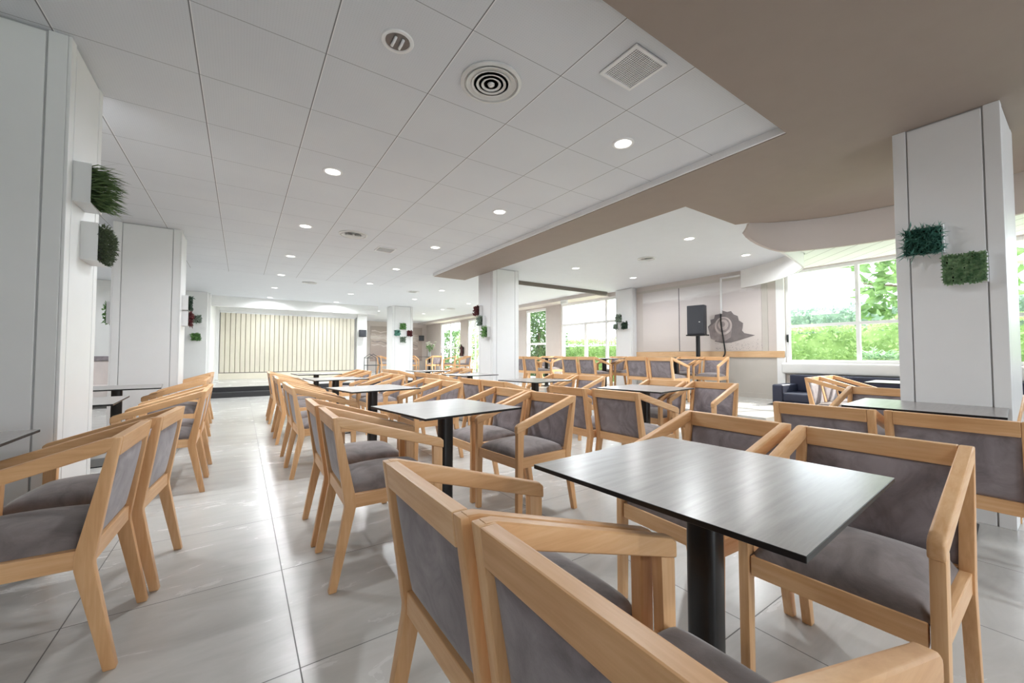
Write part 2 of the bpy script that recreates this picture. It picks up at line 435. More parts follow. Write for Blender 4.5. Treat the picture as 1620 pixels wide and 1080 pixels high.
# walls
def wall_x(name, mat, x0, x1, y0, y1, z0, z1, holes):
    """wall in a plane of constant x with rectangular openings (ya, yb, za, zb) sorted by y"""
    b = MB(); y = y0
    for (ya, yb, za, zb) in holes:
        if ya > y: b.box(x0, x1, y, ya, z0, z1)
        if za > z0: b.box(x0, x1, ya, yb, z0, za)
        if zb < z1: b.box(x0, x1, ya, yb, zb, z1)
        y = yb
    if y < y1: b.box(x0, x1, y, y1, z0, z1)
    return struct(b.obj(name, mat))
HOLES = [(-1.6, 3.18, .94, 2.61), (7.10, 9.40, .27, 2.66), (10.10, 11.25, .27, 2.62), (14.5, 15.6, .27, 2.62), (16.3, 18.5, .27, 2.64)]
wall_x('wall_right', 'greige', XW, XW + .22, -5.5, 20.5, 0, ZC + .05, HOLES)
b = MB(); b.box(-6, 8.5, 20.3, 20.5, 0, ZC + .05); struct(b.obj('wall_far', 'greige'))
b = MB(); b.box(-6.2, -6, -5.5, 20.5, 0, ZC + .05); struct(b.obj('wall_left', 'white_wall'))
b = MB()   # wall behind the camera with an opening added for soft fill light
b.box(-6, 8.9, -5.6, -5.4, 0, .35); b.box(-6, 8.9, -5.6, -5.4, 2.65, ZC + .1); b.box(-6, 1.5, -5.6, -5.4, .35, 2.65); b.box(4.5, 8.9, -5.6, -5.4, .35, 2.65)
struct(b.obj('wall_back', 'white_wall'))
# dado and rail on the mural wall
b = MB(); b.box(XW - .015, XW, 3.30, 6.47, PL, 1.05); struct(b.obj('trim_5', 'warm_grey'))
b = MB(); b.box(XW - .045, XW, 3.18, 6.47, 1.03, 1.15); b.bevel(.004); struct(b.obj('trim_6', 'rail_wood'))
b = MB(); b.box(XW - .03, XW, 3.30, 6.47, PL, PL + .09); struct(b.obj('baseboard_right', 'warm_grey'))
b = MB(); b.box(XW - .012, XW, 3.46, 3.56, 1.15, 2.64); b.box(XW - .012, XW, 3.3, 6.47, 2.60, 2.66); struct(b.obj('trim_7', 'warm_grey'))

# windows: frame + panes
def window(name, y0, y1, z0, z1, vm, hm, fw=.05, depth=.08, x=XW + .04, handle=None):
    b = MB(); X0, X1 = x, x + depth
    b.box(X0, X1, y0, y0 + fw, z0, z1); b.box(X0, X1, y1 - fw, y1, z0, z1)
    b.box(X0, X1, y0 + fw, y1 - fw, z0, z0 + fw); b.box(X0, X1, y0 + fw, y1 - fw, z1 - fw, z1)
    for v in vm: b.box(X0 + .01, X1 - .01, v - fw / 2, v + fw / 2, z0 + fw, z1 - fw)
    for h in hm:
        hz, ya, yb = h if isinstance(h, tuple) else (h, y0 + fw, y1 - fw)
        b.box(X0 + .012, X1 - .012, ya, yb, hz - fw / 2, hz + fw / 2)
    fr = struct(b.obj(name, 'white_trim'))
    p = MB(); p.box(x + depth / 2 - .003, x + depth / 2 + .003, y0 + fw / 2, y1 - fw / 2, z0 + fw / 2, z1 - fw / 2)
    g = p.obj('pane', 'glass', fr)
    if handle:
        h = MB(); h.box(X0 - .03, X0, handle[0] - .012, handle[0] + .012, handle[1] - .07, handle[1] + .07); h.bevel(.004); h.obj('handle', 'black', fr)
    return fr
window('window_1', -1.6, 3.18, .94, 2.61, [2.15, .75, -.5], [1.60], handle=(3.15, 1.38))
b = MB(); b.box(XW - .03, XW, 3.18, 3.31, .24, 2.5); struct(b.obj('trim_8', 'white_trim'))
b = MB(); b.box(XW - .10, XW + .03, -1.6, 3.22, .74, .935); b.bevel(.04, 4); struct(b.obj('trim_9', 'bolster', smooth=.8))
window('window_2', 7.10, 9.40, .27, 2.66, [7.55], [2.0], fw=.07)
b = MB(); b.box(XW + .05, XW + .11, 8.30, 8.40, .3, 1.98); struct(b.obj('trim_10', 'white_trim'))
window('door_1', 10.10, 11.25, .27, 2.62, [], [1.45], fw=.07)
window('window_3', 14.5, 15.6, .27, 2.62, [15.0], [1.30], fw=.06)
window('window_4', 16.3, 18.5, .27, 2.64, [17.45], [1.40], fw=.07, handle=(18.4, 1.1))

# pillars: core + facing boards with open joints
def pillar(x0, x1, y0, y1, ztop, name='pillar', joint=.075, base=0):
    core = MB(); core.box(x0 + .012, x1 - .012, y0 + .012, y1 - .012, base, ztop); co = struct(core.obj(name, 'groove'))
    def face(ax, v, a0, a1, out):
        g = .004
        cuts = [(a0, a0 + joint - g), (a0 + joint + g, a1 - joint - g), (a1 - joint + g, a1)]
        for k, (p, q) in enumerate(cuts):
            m = MB(); zt = ztop - (.012 if k == 1 else 0)
            lo, hi = (v, v + .014) if out < 0 else (v - .014, v)
            if ax == 'x': m.box(lo, hi, p, q, base, zt)
            else: m.box(p, q, lo, hi, base, zt)
            m.bevel(.003, 2); struct(m.obj('facing_board', 'white', co))
    face('x', x0, y0, y1, -1); face('x', x1, y0, y1, 1)
    face('y', y0, x0 + .0145, x1 - .0145, -1); face('y', y1, x0 + .0145, x1 - .0145, 1)
    return co
pillar(-1.42, -.77, 3.0, 3.57, ZC - .004)
pillar(-1.36, -.69, 6.88, 7.45, ZC - .004)
pillar(3.95, 4.62, .29, .795, ZS)
pillar(3.99, 4.60, 6.50, 7.06, ZC - .002)
pillar(4.25, 4.98, 13.5, 14.1, ZC, base=PL)
pillar(8.08, 8.24, 6.48, 7.02, ZC, base=PL, joint=.03)
# stage end: white cheek, header, partition, columns
sbox('wall_stage', 'white_wall', -1.75, -.78, 13.4, 13.6, 0, ZC - .004)
sbox('trim_11', 'white_wall', -.76, 3.9, 14.0, 14.15, 2.47, ZC)
sbox('wall_stage_back', 'white_wall', -1.75, 4.2, 16.62, 16.72, PL, ZC - .004)
sbox('wall_left_far', 'white_wall', -6, -1.75, 12.5, 12.7, 0, ZC - .004)
sbox('wall_stage_side', 'white_wall', -.9, -.72, 13.6, 16.6, 0, ZC - .004)
sbox('wall_column', 'white_wall', 3.78, 4.15, 16.42, 16.60, PL, ZC - .004)
b = MB(); x = -.60; K = 30; pw = (3.70 + .60) / K
for k in range(K):
    a = x + k * pw
    b.hull8([(a, 16.52, .48), (a + pw * .86, 16.50, .48), (a + pw * .86, 16.53, .48), (a, 16.55, .48), (a, 16.52, 2.50), (a + pw * .86, 16.50, 2.50), (a + pw * .86, 16.53, 2.50), (a, 16.55, 2.50)])
    b.hull8([(a + pw * .80, 16.53, .48), (a + pw * .84, 16.53, .48), (a + pw * 1.04, 16.58, .48), (a + pw, 16.59, .48), (a + pw * .80, 16.53, 2.50), (a + pw * .84, 16.53, 2.50), (a + pw * 1.04, 16.58, 2.50), (a + pw, 16.59, 2.50)])
sbox('trim_13', 'white_wall', -.72, -.625, 16.44, 16.50, PL, ZC - .004)
sbox('trim_14', 'white_wall', -.624, 3.779, 16.44, 16.60, 2.548, ZC - .004)
part_ = thing('folding_partition', 'cream pleated folding partition closing off the stage at the far end', 'partition', (0, 0, 0))
b.obj('pleated_panel', 'cream', part_)
b = MB(); b.box(-.62, 3.72, 16.49, 16.60, 2.50, 2.545); b.obj('head_rail', 'white_trim', part_)
b = MB(); b.box(-.62, 3.72, 16.49, 16.60, .455, .48); b.obj('bottom_rail', 'track', part_)
sbox('trim_12', 'cream', -.70, 3.75, 16.48, 16.62, PL, .455)

# murals
def shell(parent):
    # local y,z on wall plane, seen from -x : image right = -y
    def flat(name, mat, pts, dx):
        m = MB(); m.prism(pts, XW - .016 - dx, XW - .010, 'x'); return m.obj(name, mat, parent)
    cy, cz = 4.27, 1.66
    rnd = random.Random(4)
    def P(pts): return [(cy - a, cz + c) for a, c in pts]     # a: to the right in the photo
    flat('shell_shadow', 'shell_dark', P([(-.22, -.30), (-.05, -.34), (.12, -.33), (.24, -.30), (.58, -.20), (.38, -.15), (.30, -.05), (0, -.1)]), 0)
    flat('shell_body', 'shell_dark', P([(-.30, -.24), (-.33, -.10), (-.36, .02), (-.29, .08), (-.30, .16), (-.22, .18), (-.20, .26), (-.10, .27), (-.05, .34), (.05, .30), (.13, .31),
        (.18, .24), (.26, .20), (.28, .11), (.36, .05), (.35, -.05), (.33, -.12), (.38, -.16), (.28, -.27), (.05, -.31), (-.15, -.30)]), .001)
    flat('shell_flank', 'shell_mid', P([(-.30, -.24), (-.33, -.10), (-.34, .0), (-.2, .10), (-.05, .12), (.08, .05), (.14, -.08), (.12, -.22), (0, -.30), (-.15, -.30)]), .002)
    for r, m_, d, ox, oz in ((.17, 'shell_light', .003, .03, .02), (.135, 'shell_mid', .004, .03, .03), (.10, 'shell_light', .005, .03, .04), (.05, 'shell_mid', .0055, .04, .05)):
        flat('shell_whorl', m_, [(cy + ox + r * 1.05 * math.cos(2 * PI * k / 26), cz + oz + r * 1.1 * math.sin(2 * PI * k / 26)) for k in range(26)], d)
    m = MB(); rnd = random.Random(9)
    for k in range(110):
        y = cy - rnd.uniform(-.2, .72); z = 1.17 + abs(rnd.gauss(0, .11)); s = rnd.uniform(.0022, .0055)
        m.box(XW - .0165, XW - .012, y - s, y + s, z - s * .7, z + s * .7)
    m.obj('sand_specks', 'shell_dark', parent)
mu = thing('wall_mural', 'pale pink beach photo mural with a large seashell above wooden rail', 'mural', (0, 0, 0))
for (ya, yb) in ((5.31, 6.29), (3.57, 5.295)):
    m = MB(); m.box(XW - .010, XW - .001, ya, yb, 1.16, 2.60); m.obj('print_panel', 'mural', mu)
m = MB(); m.box(XW - .012, XW - .002, 5.295, 5.31, 1.16, 2.60); m.obj('dividing_strip', 'dark_grey', mu)
shell(mu)
mu = thing('wall_mural', 'brown dune photo mural on the far end wall behind the white pillar', 'mural', (0, 0, 0))
m = MB(); m.box(5.3, 8.0, 20.275, 20.298, .75, 2.52); m.obj('print_panel', 'mural_end', mu)
for k in range(5):
    m = MB(); pts = []
    z = 2.30 - .17 * k
    top_ = [(5.35 + .15 * i, z + .035 * math.sin(i * 1.7 + k) - .012 * i) for i in range(17)]
    bot_ = [(x_, z_ - .05 - .02 * math.sin(i_ * 2.3 + k)) for i_, (x_, z_) in enumerate(top_)]
    m.prism(top_ + bot_[::-1], 20.268, 20.276, 'y'); m.obj('foam_line', ('flesh_pink', 'shell_light', 'flesh_pink', 'shell_mid', 'flesh_pink')[k], mu)

# ------------------------------------------------------------------ chair
def cushion(x0, x1, y0, y1, z0, z1, dome, n=12, power=6):
    """upholstered pad: domed top, soft edges, flat underside"""
    m = MB(); V = {}
    for i in range(n + 1):
        for j in range(n + 1):
            a, c = 2 * i / n - 1, 2 * j / n - 1
            # cluster rows towards the rim
            a = math.copysign(abs(a) ** .7, a); c = math.copysign(abs(c) ** .7, c)
            h = ((1 - abs(a) ** power) * (1 - abs(c) ** power)) ** .5
            d = (1 - a * a) * (1 - c * c)
            V[i, j] = m.bm.verts.new(((x0 + x1) / 2 + a * (x1 - x0) / 2, (y0 + y1) / 2 + c * (y1 - y0) / 2, z0 + (z1 - z0) * h * .9 + (z1 - z0) * .1 + dome * d))
    for i in range(n):
        for j in range(n): m.bm.faces.new([V[i, j], V[i + 1, j], V[i + 1, j + 1], V[i, j + 1]])
    rim = [(i, 0) for i in range(n)] + [(n, j) for j in range(n)] + [(i, n) for i in range(n, 0, -1)] + [(0, j) for j in range(n, 0, -1)]
    low = [m.bm.verts.new((V[r].co.x, V[r].co.y, z0)) for r in rim]
    for k in range(len(rim)):
        k2 = (k + 1) % len(rim); m.bm.faces.new([V[rim[k]], low[k], low[k2], V[rim[k2]]])
    m.bm.faces.new(low)
    return m

CW = .238   # half width
LT = .034   # post thickness across
def make_chair():
    root = thing('dining_armchair', 'x', 'chair', (0, 0, 0), 0, 'beech armchairs with grey velvet pads')
    post = [(-.018, 0), (.016, 0), (.095, .358), (.096, .405), (.024, .742), (.024, .79), (-.012, .79), (.046, .385), (.045, .362)]
    for s in (-1, 1):
        m = MB(); m.prism(post, s * CW, s * (CW - LT)); m.bevel(.005); m.obj('rear_leg', 'wood', root, smooth=.5)
        m = MB(); m.hull8([(.494, s * (CW - .002), 0), (.530, s * (CW - .002), 0), (.530, s * (CW - .034), 0), (.494, s * (CW - .034), 0),
                           (.478, s * CW, .604), (.530, s * CW, .588), (.530, s * (CW - .030), .588), (.478, s * (CW - .030), .604)])
        m.bevel(.005); m.obj('front_leg', 'wood', root, smooth=.5)
        arm = [(.0, .792), (.028, .790), (.520, .640), (.536, .626), (.536, .586), (.028, .740), (.012, .752)]
        m = MB(); m.prism(arm, s * (CW + .001), s * (CW - .033)); m.bevel(.008, 3); m.obj('armrest', 'wood', root, smooth=.6)
        m = MB(); m.box(.070, .490, *sorted((s * (CW - .006), s * (CW - .034))), .362, .424); m.bevel(.003); m.obj('side_rail', 'wood', root)
    m = MB(); m.box(.496, .522, -CW + .036, CW - .036, .362, .424); m.bevel(.003); m.obj('front_rail', 'wood', root)
    m = MB(); m.prism([(.050, .368), (.082, .368), (.084, .430), (.050, .430)], -CW + LT, CW - LT); m.bevel(.003); m.obj('lower_back_rail', 'wood', root)
    m = MB(); m.prism([(-.004, .722), (.026, .722), (.022, .790), (-.012, .790)], -CW + LT, CW - LT); m.bevel(.004); m.obj('top_rail', 'wood', root)
    # back pad, leaning between the posts
    m = cushion(-.150, .150, -CW + LT + .001, CW - LT - .001, 0, .018, .008, 10, 10)
    r = bmesh.ops.duplicate(m.bm, geom=m.bm.verts[:] + m.bm.edges[:] + m.bm.faces[:])
    bmesh.ops.scale(m.bm, vec=(1, 1, -.55), verts=[v for v in r['geom'] if isinstance(v, bmesh.types.BMVert)])
    a = Vector((.066, 0, .430)); c = Vector((.014, 0, .722)); up = (c - a).normalized(); nrm = Vector((up.z, 0, -up.x))
    L = (c - a).length / .300
    for v in m.bm.verts:
        x, y, z = v.co; v.co = (a + c) / 2 + up * (x * L) + nrm * z + Vector((0, y, 0))
    m.obj('back_pad', 'fabric', root, smooth=.9)
    m = cushion(.080, .515, -CW + .032, CW - .032, .419, .464, .034, 16, 10)
    m.obj('seat_pad', 'fabric_seat', root, smooth=.9)
    return root
chair0 = make_chair(); used = []
GC = 'beech armchairs with grey velvet pads'
def place_chair(x, y, rz, label, z=0):
    """x, y: point between the rear feet"""
    if not used:
        used.append(1); chair0.location = (x, y, z); chair0.rotation_euler = (0, 0, rz); chair0['label'] = label; return chair0
    return dup(chair0, (x, y, z), rz, label, GC)

# ------------------------------------------------------------------ table
def make_table():
    root = thing('cafe_table', 'x', 'table', (0, 0, 0), 0, 'square cafe tables on black pedestals')
    m = MB(); S = .345
    m.mi = 1; m.box(-S, S, -S, S, .736, .7485)
    for f in m.bm.faces:
        if f.calc_center_median().z > .748: f.material_index = 0
    m.bevel(.0012, 1)
    for f in m.bm.faces: f.material_index = 0 if f.normal.z > .9 and f.calc_center_median().z > .748 else 1
    m.obj('tabletop', ['top', 'black_edge'], root)
    m = MB(); m.lathe([(.036, .022), (.036, .725)], 28); 
    for v in m.bm.verts:   # flattened oval column
        x, y = v.co.x / .036, v.co.y / .036
        v.co.x = .042 * math.copysign(abs(x) ** .55, x); v.co.y = .042 * math.copysign(abs(y) ** .55, y)
    m.obj('column', 'black', root, smooth=.6)
    m = MB(); m.box(-.15, .15, -.15, .15, .724, .7358); m.bevel(.003); m.obj('mounting_plate', 'black', root)
    m = MB(); m.box(-.21, .21, -.21, .21, 0, .010); m.box(-.06, .06, -.06, .06, .010, .023); m.bevel(.003); m.obj('base_plate', 'black', root)
    return root
table0 = make_table(); used_t = []
def place_table(x, y, rz, label, z=0):
    if not used_t:
        used_t.append(1); table0.location = (x, y, z); table0.rotation_euler = (0, 0, rz); table0['label'] = label; return
    dup(table0, (x, y, z), rz, label, 'square cafe tables on black pedestals')

D = math.radians
ORD = ['first', 'second', 'third', 'fourth', 'fifth']
def pair_pos(x, y, rz, sign, half=.257, turn=(0, 0), dx=(0, 0), dy=(0, 0)):
    """two chairs side by side along y; sign +1 faces +x, -1 faces -x; nearer first"""
    out = []
    for k, o in enumerate((-half, half)):
        out.append((x + dx[k], y + o + dy[k], (0 if sign > 0 else PI) + D(turn[k])))
    return out
NF = ('nearer', 'farther')
def pair(x, y, sign, text, z=0, **kw):
    for k, (px, py, rz) in enumerate(pair_pos(x, y, 0, sign, **kw)):
        place_chair(px, py, rz, text.format(NF[k]), z)

# centre row beside the tiled aisle: (x, y, turn) nearer then farther chair of each pair
def row(chairs, sign, text, z=0):
    for i, pr in enumerate(chairs):
        for k, c in enumerate(pr or ()):
            place_chair(c[0], c[1], (0 if sign > 0 else PI) + D(c[2]), text.format(NF[k], ORD[i]), z)
row([((.345, .386, -1), (.338, .878, 0)), ((.366, 2.204, -1), (.364, 2.736, -1)), ((.375, 4.165, 1), (.375, 4.665, 0)), ((.37, 5.775, 0), (.385, 6.28, 2)), ((.375, 7.5, 1), (.39, 8.0, 0))],
    1, 'armchair backing on the aisle, {} of two at {} centre-row table')
for i, (x, y, t) in enumerate([(1.10, .637, 3), (1.085, 2.345, 8), (1.10, 4.10, 9), (1.10, 6.0, 6), (1.10, 7.75, 4)]):
    place_table(x, y, D(t), 'grey-topped square table, ' + ORD[i] + ' from the front in the centre row beside the aisle')
row([((1.912, .456, 1), (1.922, .962, -3)), ((1.94, 2.315, 5), (1.925, 2.83, 2)), ((1.93, 4.0, 2), (1.93, 4.52, 3)), ((1.93, 5.8, 2), (1.93, 6.31, 0)), ((1.93, 7.55, 0), (1.93, 8.06, 0))],
    -1, 'armchair facing the aisle, {} of two beyond {} centre-row table')
# second row, farther right
row([((2.782, .387, 0), (2.745, .89, 2)), ((2.50, 2.195, 1), (2.435, 2.69, 0)), ((2.32, 3.78, 2), (2.30, 4.28, 0)), ((2.40, 5.65, 0), (2.40, 6.15, 2)), ((2.40, 7.5, 0), (2.40, 8.0, 0))],
    1, 'armchair seen from behind, {} of two at {} right-row table')
for i, (x, y, t) in enumerate([(3.66, .63, 4), (3.36, 2.55, 8), (3.20, 4.15, 10), (3.2, 5.95, 5), (3.2, 7.8, 0)]):
    place_table(x, y, D(t), 'grey-topped square table, ' + ORD[i] + ' from the front in the row right of centre')
row([((4.66, .52, 0), (4.66, 1.05, 0)), ((4.15, 2.27, 4), (4.05, 2.775, 4)), ((4.03, 3.95, 6), (3.98, 4.46, 3)), None, ((4.05, 7.65, 0), (4.05, 8.2, 0))],
    -1, 'armchair facing the room, {} of two beyond {} right-row table')
# left row against the wall pillars
row([((-.346, 2.165, -2), (-.290, 2.685, -5)), ((-.235, 4.215, 0), (-.235, 4.725, 0)), ((-.33, 5.90, 0), (-.33, 6.41, 0)), ((-.38, 7.65, 0), (-.38, 8.15, 0))],
    -1, 'armchair on the left of the aisle, {} of two at {} left-row table')
L_T = [(-1.08, 2.315, 0), (-1.07, 4.06, 3), (-1.04, 5.62, 6), (-1.15, 8.2, 0)]
for i, (x, y, r) in enumerate(L_T):
    place_table(x, y, D(r), 'grey-topped square table, ' + ORD[i] + ' from the front in the left row by the white pillars')
pair(-1.95, 4.3, 1, 'armchair facing the aisle behind the left pillars, {} of two, at second left-row table')
pair(-1.95, 6.0, 1, 'armchair facing the aisle behind the left pillars, {} of two, at third left-row table')
# on the platform under the mural
pair(5.99, 4.49, 1, 'armchair on the platform in front of the loudspeaker, {} of two seen from behind', z=PL, half=.25)
pair(5.99, 6.28, 1, 'armchair on the platform before the tall white window, {} of two seen from behind', z=PL, half=.26)
pair(7.62, 4.40, -1, 'armchair under the seashell mural facing the room, {} of two', z=PL, half=.27, turn=(8, 4))
pair(7.55, 6.2, -1, 'armchair on the platform by the window pillar facing the room, {} of two', z=PL, half=.27)
place_table(6.80, 4.45, D(3), 'square table on the platform beside the loudspeaker stand under the mural', PL)
place_table(6.80, 6.25, D(5), 'square table on the platform in front of the tall white window', PL)
pair(5.95, 8.2, 1, 'armchair on the platform left of the tall window, {} of two seen from behind', z=PL, half=.26)
place_table(6.75, 8.25, D(3), 'square table on the platform left of the tall window', PL)
pair(7.55, 8.9, -1, 'armchair on the platform by the glazed door facing the room, {} of two', z=PL, half=.27)
# window bay
place_chair(6.17, 2.08, D(-88), 'sunlit armchair in the window bay, nearer of two with backs to the platform')
place_chair(6.70, 2.10, D(-92), 'sunlit armchair in the window bay, next to the navy sofa')
place_table(6.62, 1.26, D(4), 'square table in front of the navy sofa under the bay window')
# far end
place_chair(5.45, 15.9, D(15), 'armchair on the far platform just right of the white pillar, seen side-on', PL)
place_chair(6.1, 16.9, D(-90), 'armchair on the far platform seen from behind, left of the flower vase', PL)
place_chair(6.75, 15.4, D(100), 'armchair on the far platform in front of the flower vase', PL)
place_chair(7.55, 15.3, D(150), 'armchair on the far platform beside the fire extinguisher, turned sideways', PL)
place_chair(7.75, 14.5, D(175), 'armchair on the far platform right of the fire extinguisher, against the window', PL)
place_table(6.75, 16.25, D(5), 'square table on the far platform carrying the vase of white flowers', PL)
place_chair(4.85, 17.2, D(0), 'armchair on the far platform left of the white pillar, seen side-on', PL)
place_chair(5.05, 18.2, D(-20), 'armchair on the far platform hidden partly by the white pillar', PL)

# ------------------------------------------------------------------ sofa in the bay
so = thing('sofa', 'navy upholstered bench sofa under the bay window', 'sofa', (0, 0, 0))
m = MB(); m.box(7.42, 8.12, -1.5, 3.02, .06, .30); m.bevel(.02, 3); m.obj('base', 'navy', so)
for k in range(5):
    m = MB(); m.box(7.40, 8.00, -1.5 + k * .9, -1.5 + (k + 1) * .9 - .01, .30, .45); m.bevel(.035, 4); m.obj('seat_cushion', 'navy', so, smooth=.8)
m = MB(); m.box(7.97, 8.14, -1.5, 3.02, .44, .735); m.bevel(.03, 4); m.obj('backrest', 'navy', so, smooth=.8)
m = MB(); m.box(7.38, 8.0, 2.90, 3.06, .05, .585); m.bevel(.03, 4); m.obj('armrest', 'navy', so, smooth=.8)

# ------------------------------------------------------------------ loudspeaker, cable, conduit
sp = thing('loudspeaker', 'dark grey loudspeaker on a black pole in front of the mural', 'loudspeaker', (7.90, 4.66, PL), D(190))
m = MB(); m.hull8([(-.10, -.15, 1.25), (.12, -.175, 1.25), (.12, .175, 1.25), (-.10, .15, 1.25), (-.10, -.15, 1.86), (.12, -.175, 1.86), (.12, .175, 1.86), (-.10, .15, 1.86)]); m.bevel(.012)
m.obj('cabinet', 'dark_grey', sp, smooth=.5)
m = MB(); m.box(.120, .128, -.16, .16, 1.28, 1.84); m.obj('grille', 'dark_grey', sp)
m = MB(); m.box(-.11, .14, -.19, .19, 1.225, 1.25); m.obj('bracket', 'black', sp)
m = MB(); m.box(.128, .132, .07, .095, 1.50, 1.515); m.obj('badge', 'label_white', sp)
m = MB(); m.tube([(0, 0, .03), (0, 0, 1.23)], .042, 16); m.obj('pole', 'black', sp, smooth=.6)
m = MB(); m.lathe([(.20, 0), (.20, .02), (.05, .035)], 28); m.obj('base_plate', 'black', sp)
m = MB(); m.box(XW - .035, XW - .012, 4.315, 4.345, 1.93, 2.68); m.box(XW - .035, XW - .012, 3.95, 4.345, 2.655, 2.685)
tag(m.obj('cable_conduit', 'white_trim'), 'white right-angled cable conduit on the seashell mural', 'conduit')
m = MB(); m.tube(smooth_path([(XW - .045, 4.33, 1.925), (XW - .05, 4.33, 1.75), (XW - .05, 4.30, 1.50), (XW - .06, 4.26, 1.25), (XW - .07, 4.25, 1.10), (XW - .06, 4.33, .95), (XW - .09, 4.36, .6), (XW - .08, 4.32, .32), (XW - .15, 4.2, PL + .012)], 6), .014, 8)
tag(m.obj('power_cable', 'black', smooth=True), 'black cable hanging from the white conduit down the mural wall', 'cable')

# ------------------------------------------------------------------ ceiling lights and vents
def make_light(lit=True):
    root = thing('ceiling_light', 'x', 'downlight', (0, 0, 0), 0, 'round recessed ceiling downlights')
    m = MB(); m.lathe([(.062, -.001), (.066, -.008), (.082, -.007), (.086, -.0005), (.062, -.0005)], 36); m.obj('trim_ring', 'white_trim', root, smooth=.6)
    m = MB(); m.lathe([(.0001, -.004), (.062, -.004), (.062, -.001), (.0001, -.001)], 32)
    m.obj('lens', 'lit' if lit else 'unlit', root)
    if not lit:
        for s in (-.02, .02):
            m = MB(); m.tube([(s, -.035, -.010), (s, .0, -.012), (s, .035, -.010)], .008, 8); m.obj('tube_lamp', 'white_trim', root, smooth=True)
    return root
lamp_d = bpy.data.lights.new('downlight_or_fill', 'AREA'); lamp_d.shape = 'DISK'; lamp_d.size = .12; lamp_d.energy = LAMP_W
lamp_d.color = (.93, .97, 1.0); lamp_d.spread = D(165)
far_d = lamp_d.copy(); far_d.energy = LAMP_W * 1.05
def lamp(x, y, z):
    o = bpy.data.objects.new('downlight_or_fill', far_d if y > 9 else lamp_d); C.objects.link(o); o.location = (x, y, z - .012)
un = make_light(False); un.location = (.661, 2.057, ZC - .004); un['label'] = 'unlit ceiling downlight beside the large round air diffuser'
l0 = make_light(True)
LX = {.662: 'column above the aisle-side tables', 2.475: 'column left of the taupe beam', 4.31: 'column over the far pillar', 6.15: 'column nearest the far windows'}
LY = [2.06, 3.885, 5.755, 7.66, 9.58, 11.55, 13.6, 15.45, 17.3]
CNT = ['frontmost', 'second', 'third', 'fourth', 'fifth', 'sixth', 'seventh', 'eighth', 'ninth', 'tenth']
spots = []
for x, nm in LX.items():
    k = 0
    for y in LY:
        if x < 1 and y < 3: continue
        if x > 3 and y < 9: continue
        spots.append((x, y, CNT[k] + ' lit ceiling downlight in the ' + nm)); k += 1
spots += [(5.335, 3.255, 'lit downlight in the side ceiling, front left of four'), (7.0, 3.255, 'lit downlight in the side ceiling near the white pelmet'),
          (5.345, 5.63, 'lit downlight in the side ceiling near the middle pillar'), (7.045, 5.62, 'lit downlight in the side ceiling by the window pillar')]
spots += [(-.98, 3.95, 'lit ceiling downlight behind the spiky grass planter on the left pillar')]
for i, (x, y, lb) in enumerate(spots):
    z = ZC - .004 if x < 3.26 and y < 9.8 else ZC
    if i == 0: l0.location = (x, y, z); l0['label'] = lb
    else: dup(l0, (x, y, z), 0, lb)
    lamp(x, y, z)
for x in (-3.4, -1.2, 1.2, 3.4, 5.6): lamp(x, -2.0, ZS)     # unseen fill lamps added behind the camera, without fixtures
for x, y in ((-3.2, 4), (-3.2, 8), (-3.2, 11)): lamp(x, y, ZC)  # more unseen lamps without fixtures, over the space behind the left pillars

def diffuser(x, y, R, label, z=ZC):
    root = thing('air_diffuser', label, 'air vent', (x, y, z), 0)
    m = MB(); m.lathe([(.0001, -.003), (R * .93, -.003), (R * .93, -.0005), (.0001, -.0005)], 40); m.obj('back_plate', 'vent_dark', root)
    m = MB(); m.lathe([(R * .86, -.004), (R * .90, -.016), (R, -.010), (R, -.001), (R * .86, -.001)], 48); m.obj('outer_ring', 'light_metal', root, smooth=.7)
    for k in range(1, 5):
        r = R * (.90 - .165 * k)
        m = MB(); m.lathe([(r, -.010), (r + R * .075, -.016), (r + R * .085, -.014), (r + R * .01, -.008)], 40); m.obj('cone_ring', 'light_metal', root, smooth=.7)
    m = MB(); m.lathe([(.0001, -.022), (R * .10, -.018), (R * .13, -.006), (.0001, -.006)], 28); m.obj('centre_cap', 'light_metal', root, smooth=.7)
    return root
diffuser(1.245, 2.053, .188, 'large round ringed air diffuser in the ceiling nearest the camera', ZC - .004)
diffuser(1.26, 5.78, .188, 'round ringed air diffuser farther along the tiled ceiling', ZC - .004)
diffuser(5.84, 4.37, .15, 'round air diffuser in the side ceiling before the mural')
diffuser(1.29, 10.28, .16, 'dark round air diffuser far along the ceiling towards the stage')
diffuser(1.31, 14.85, .16, 'dark round air diffuser above the stage front')
diffuser(6.3, 13.2, .16, 'round air diffuser above the far window area')
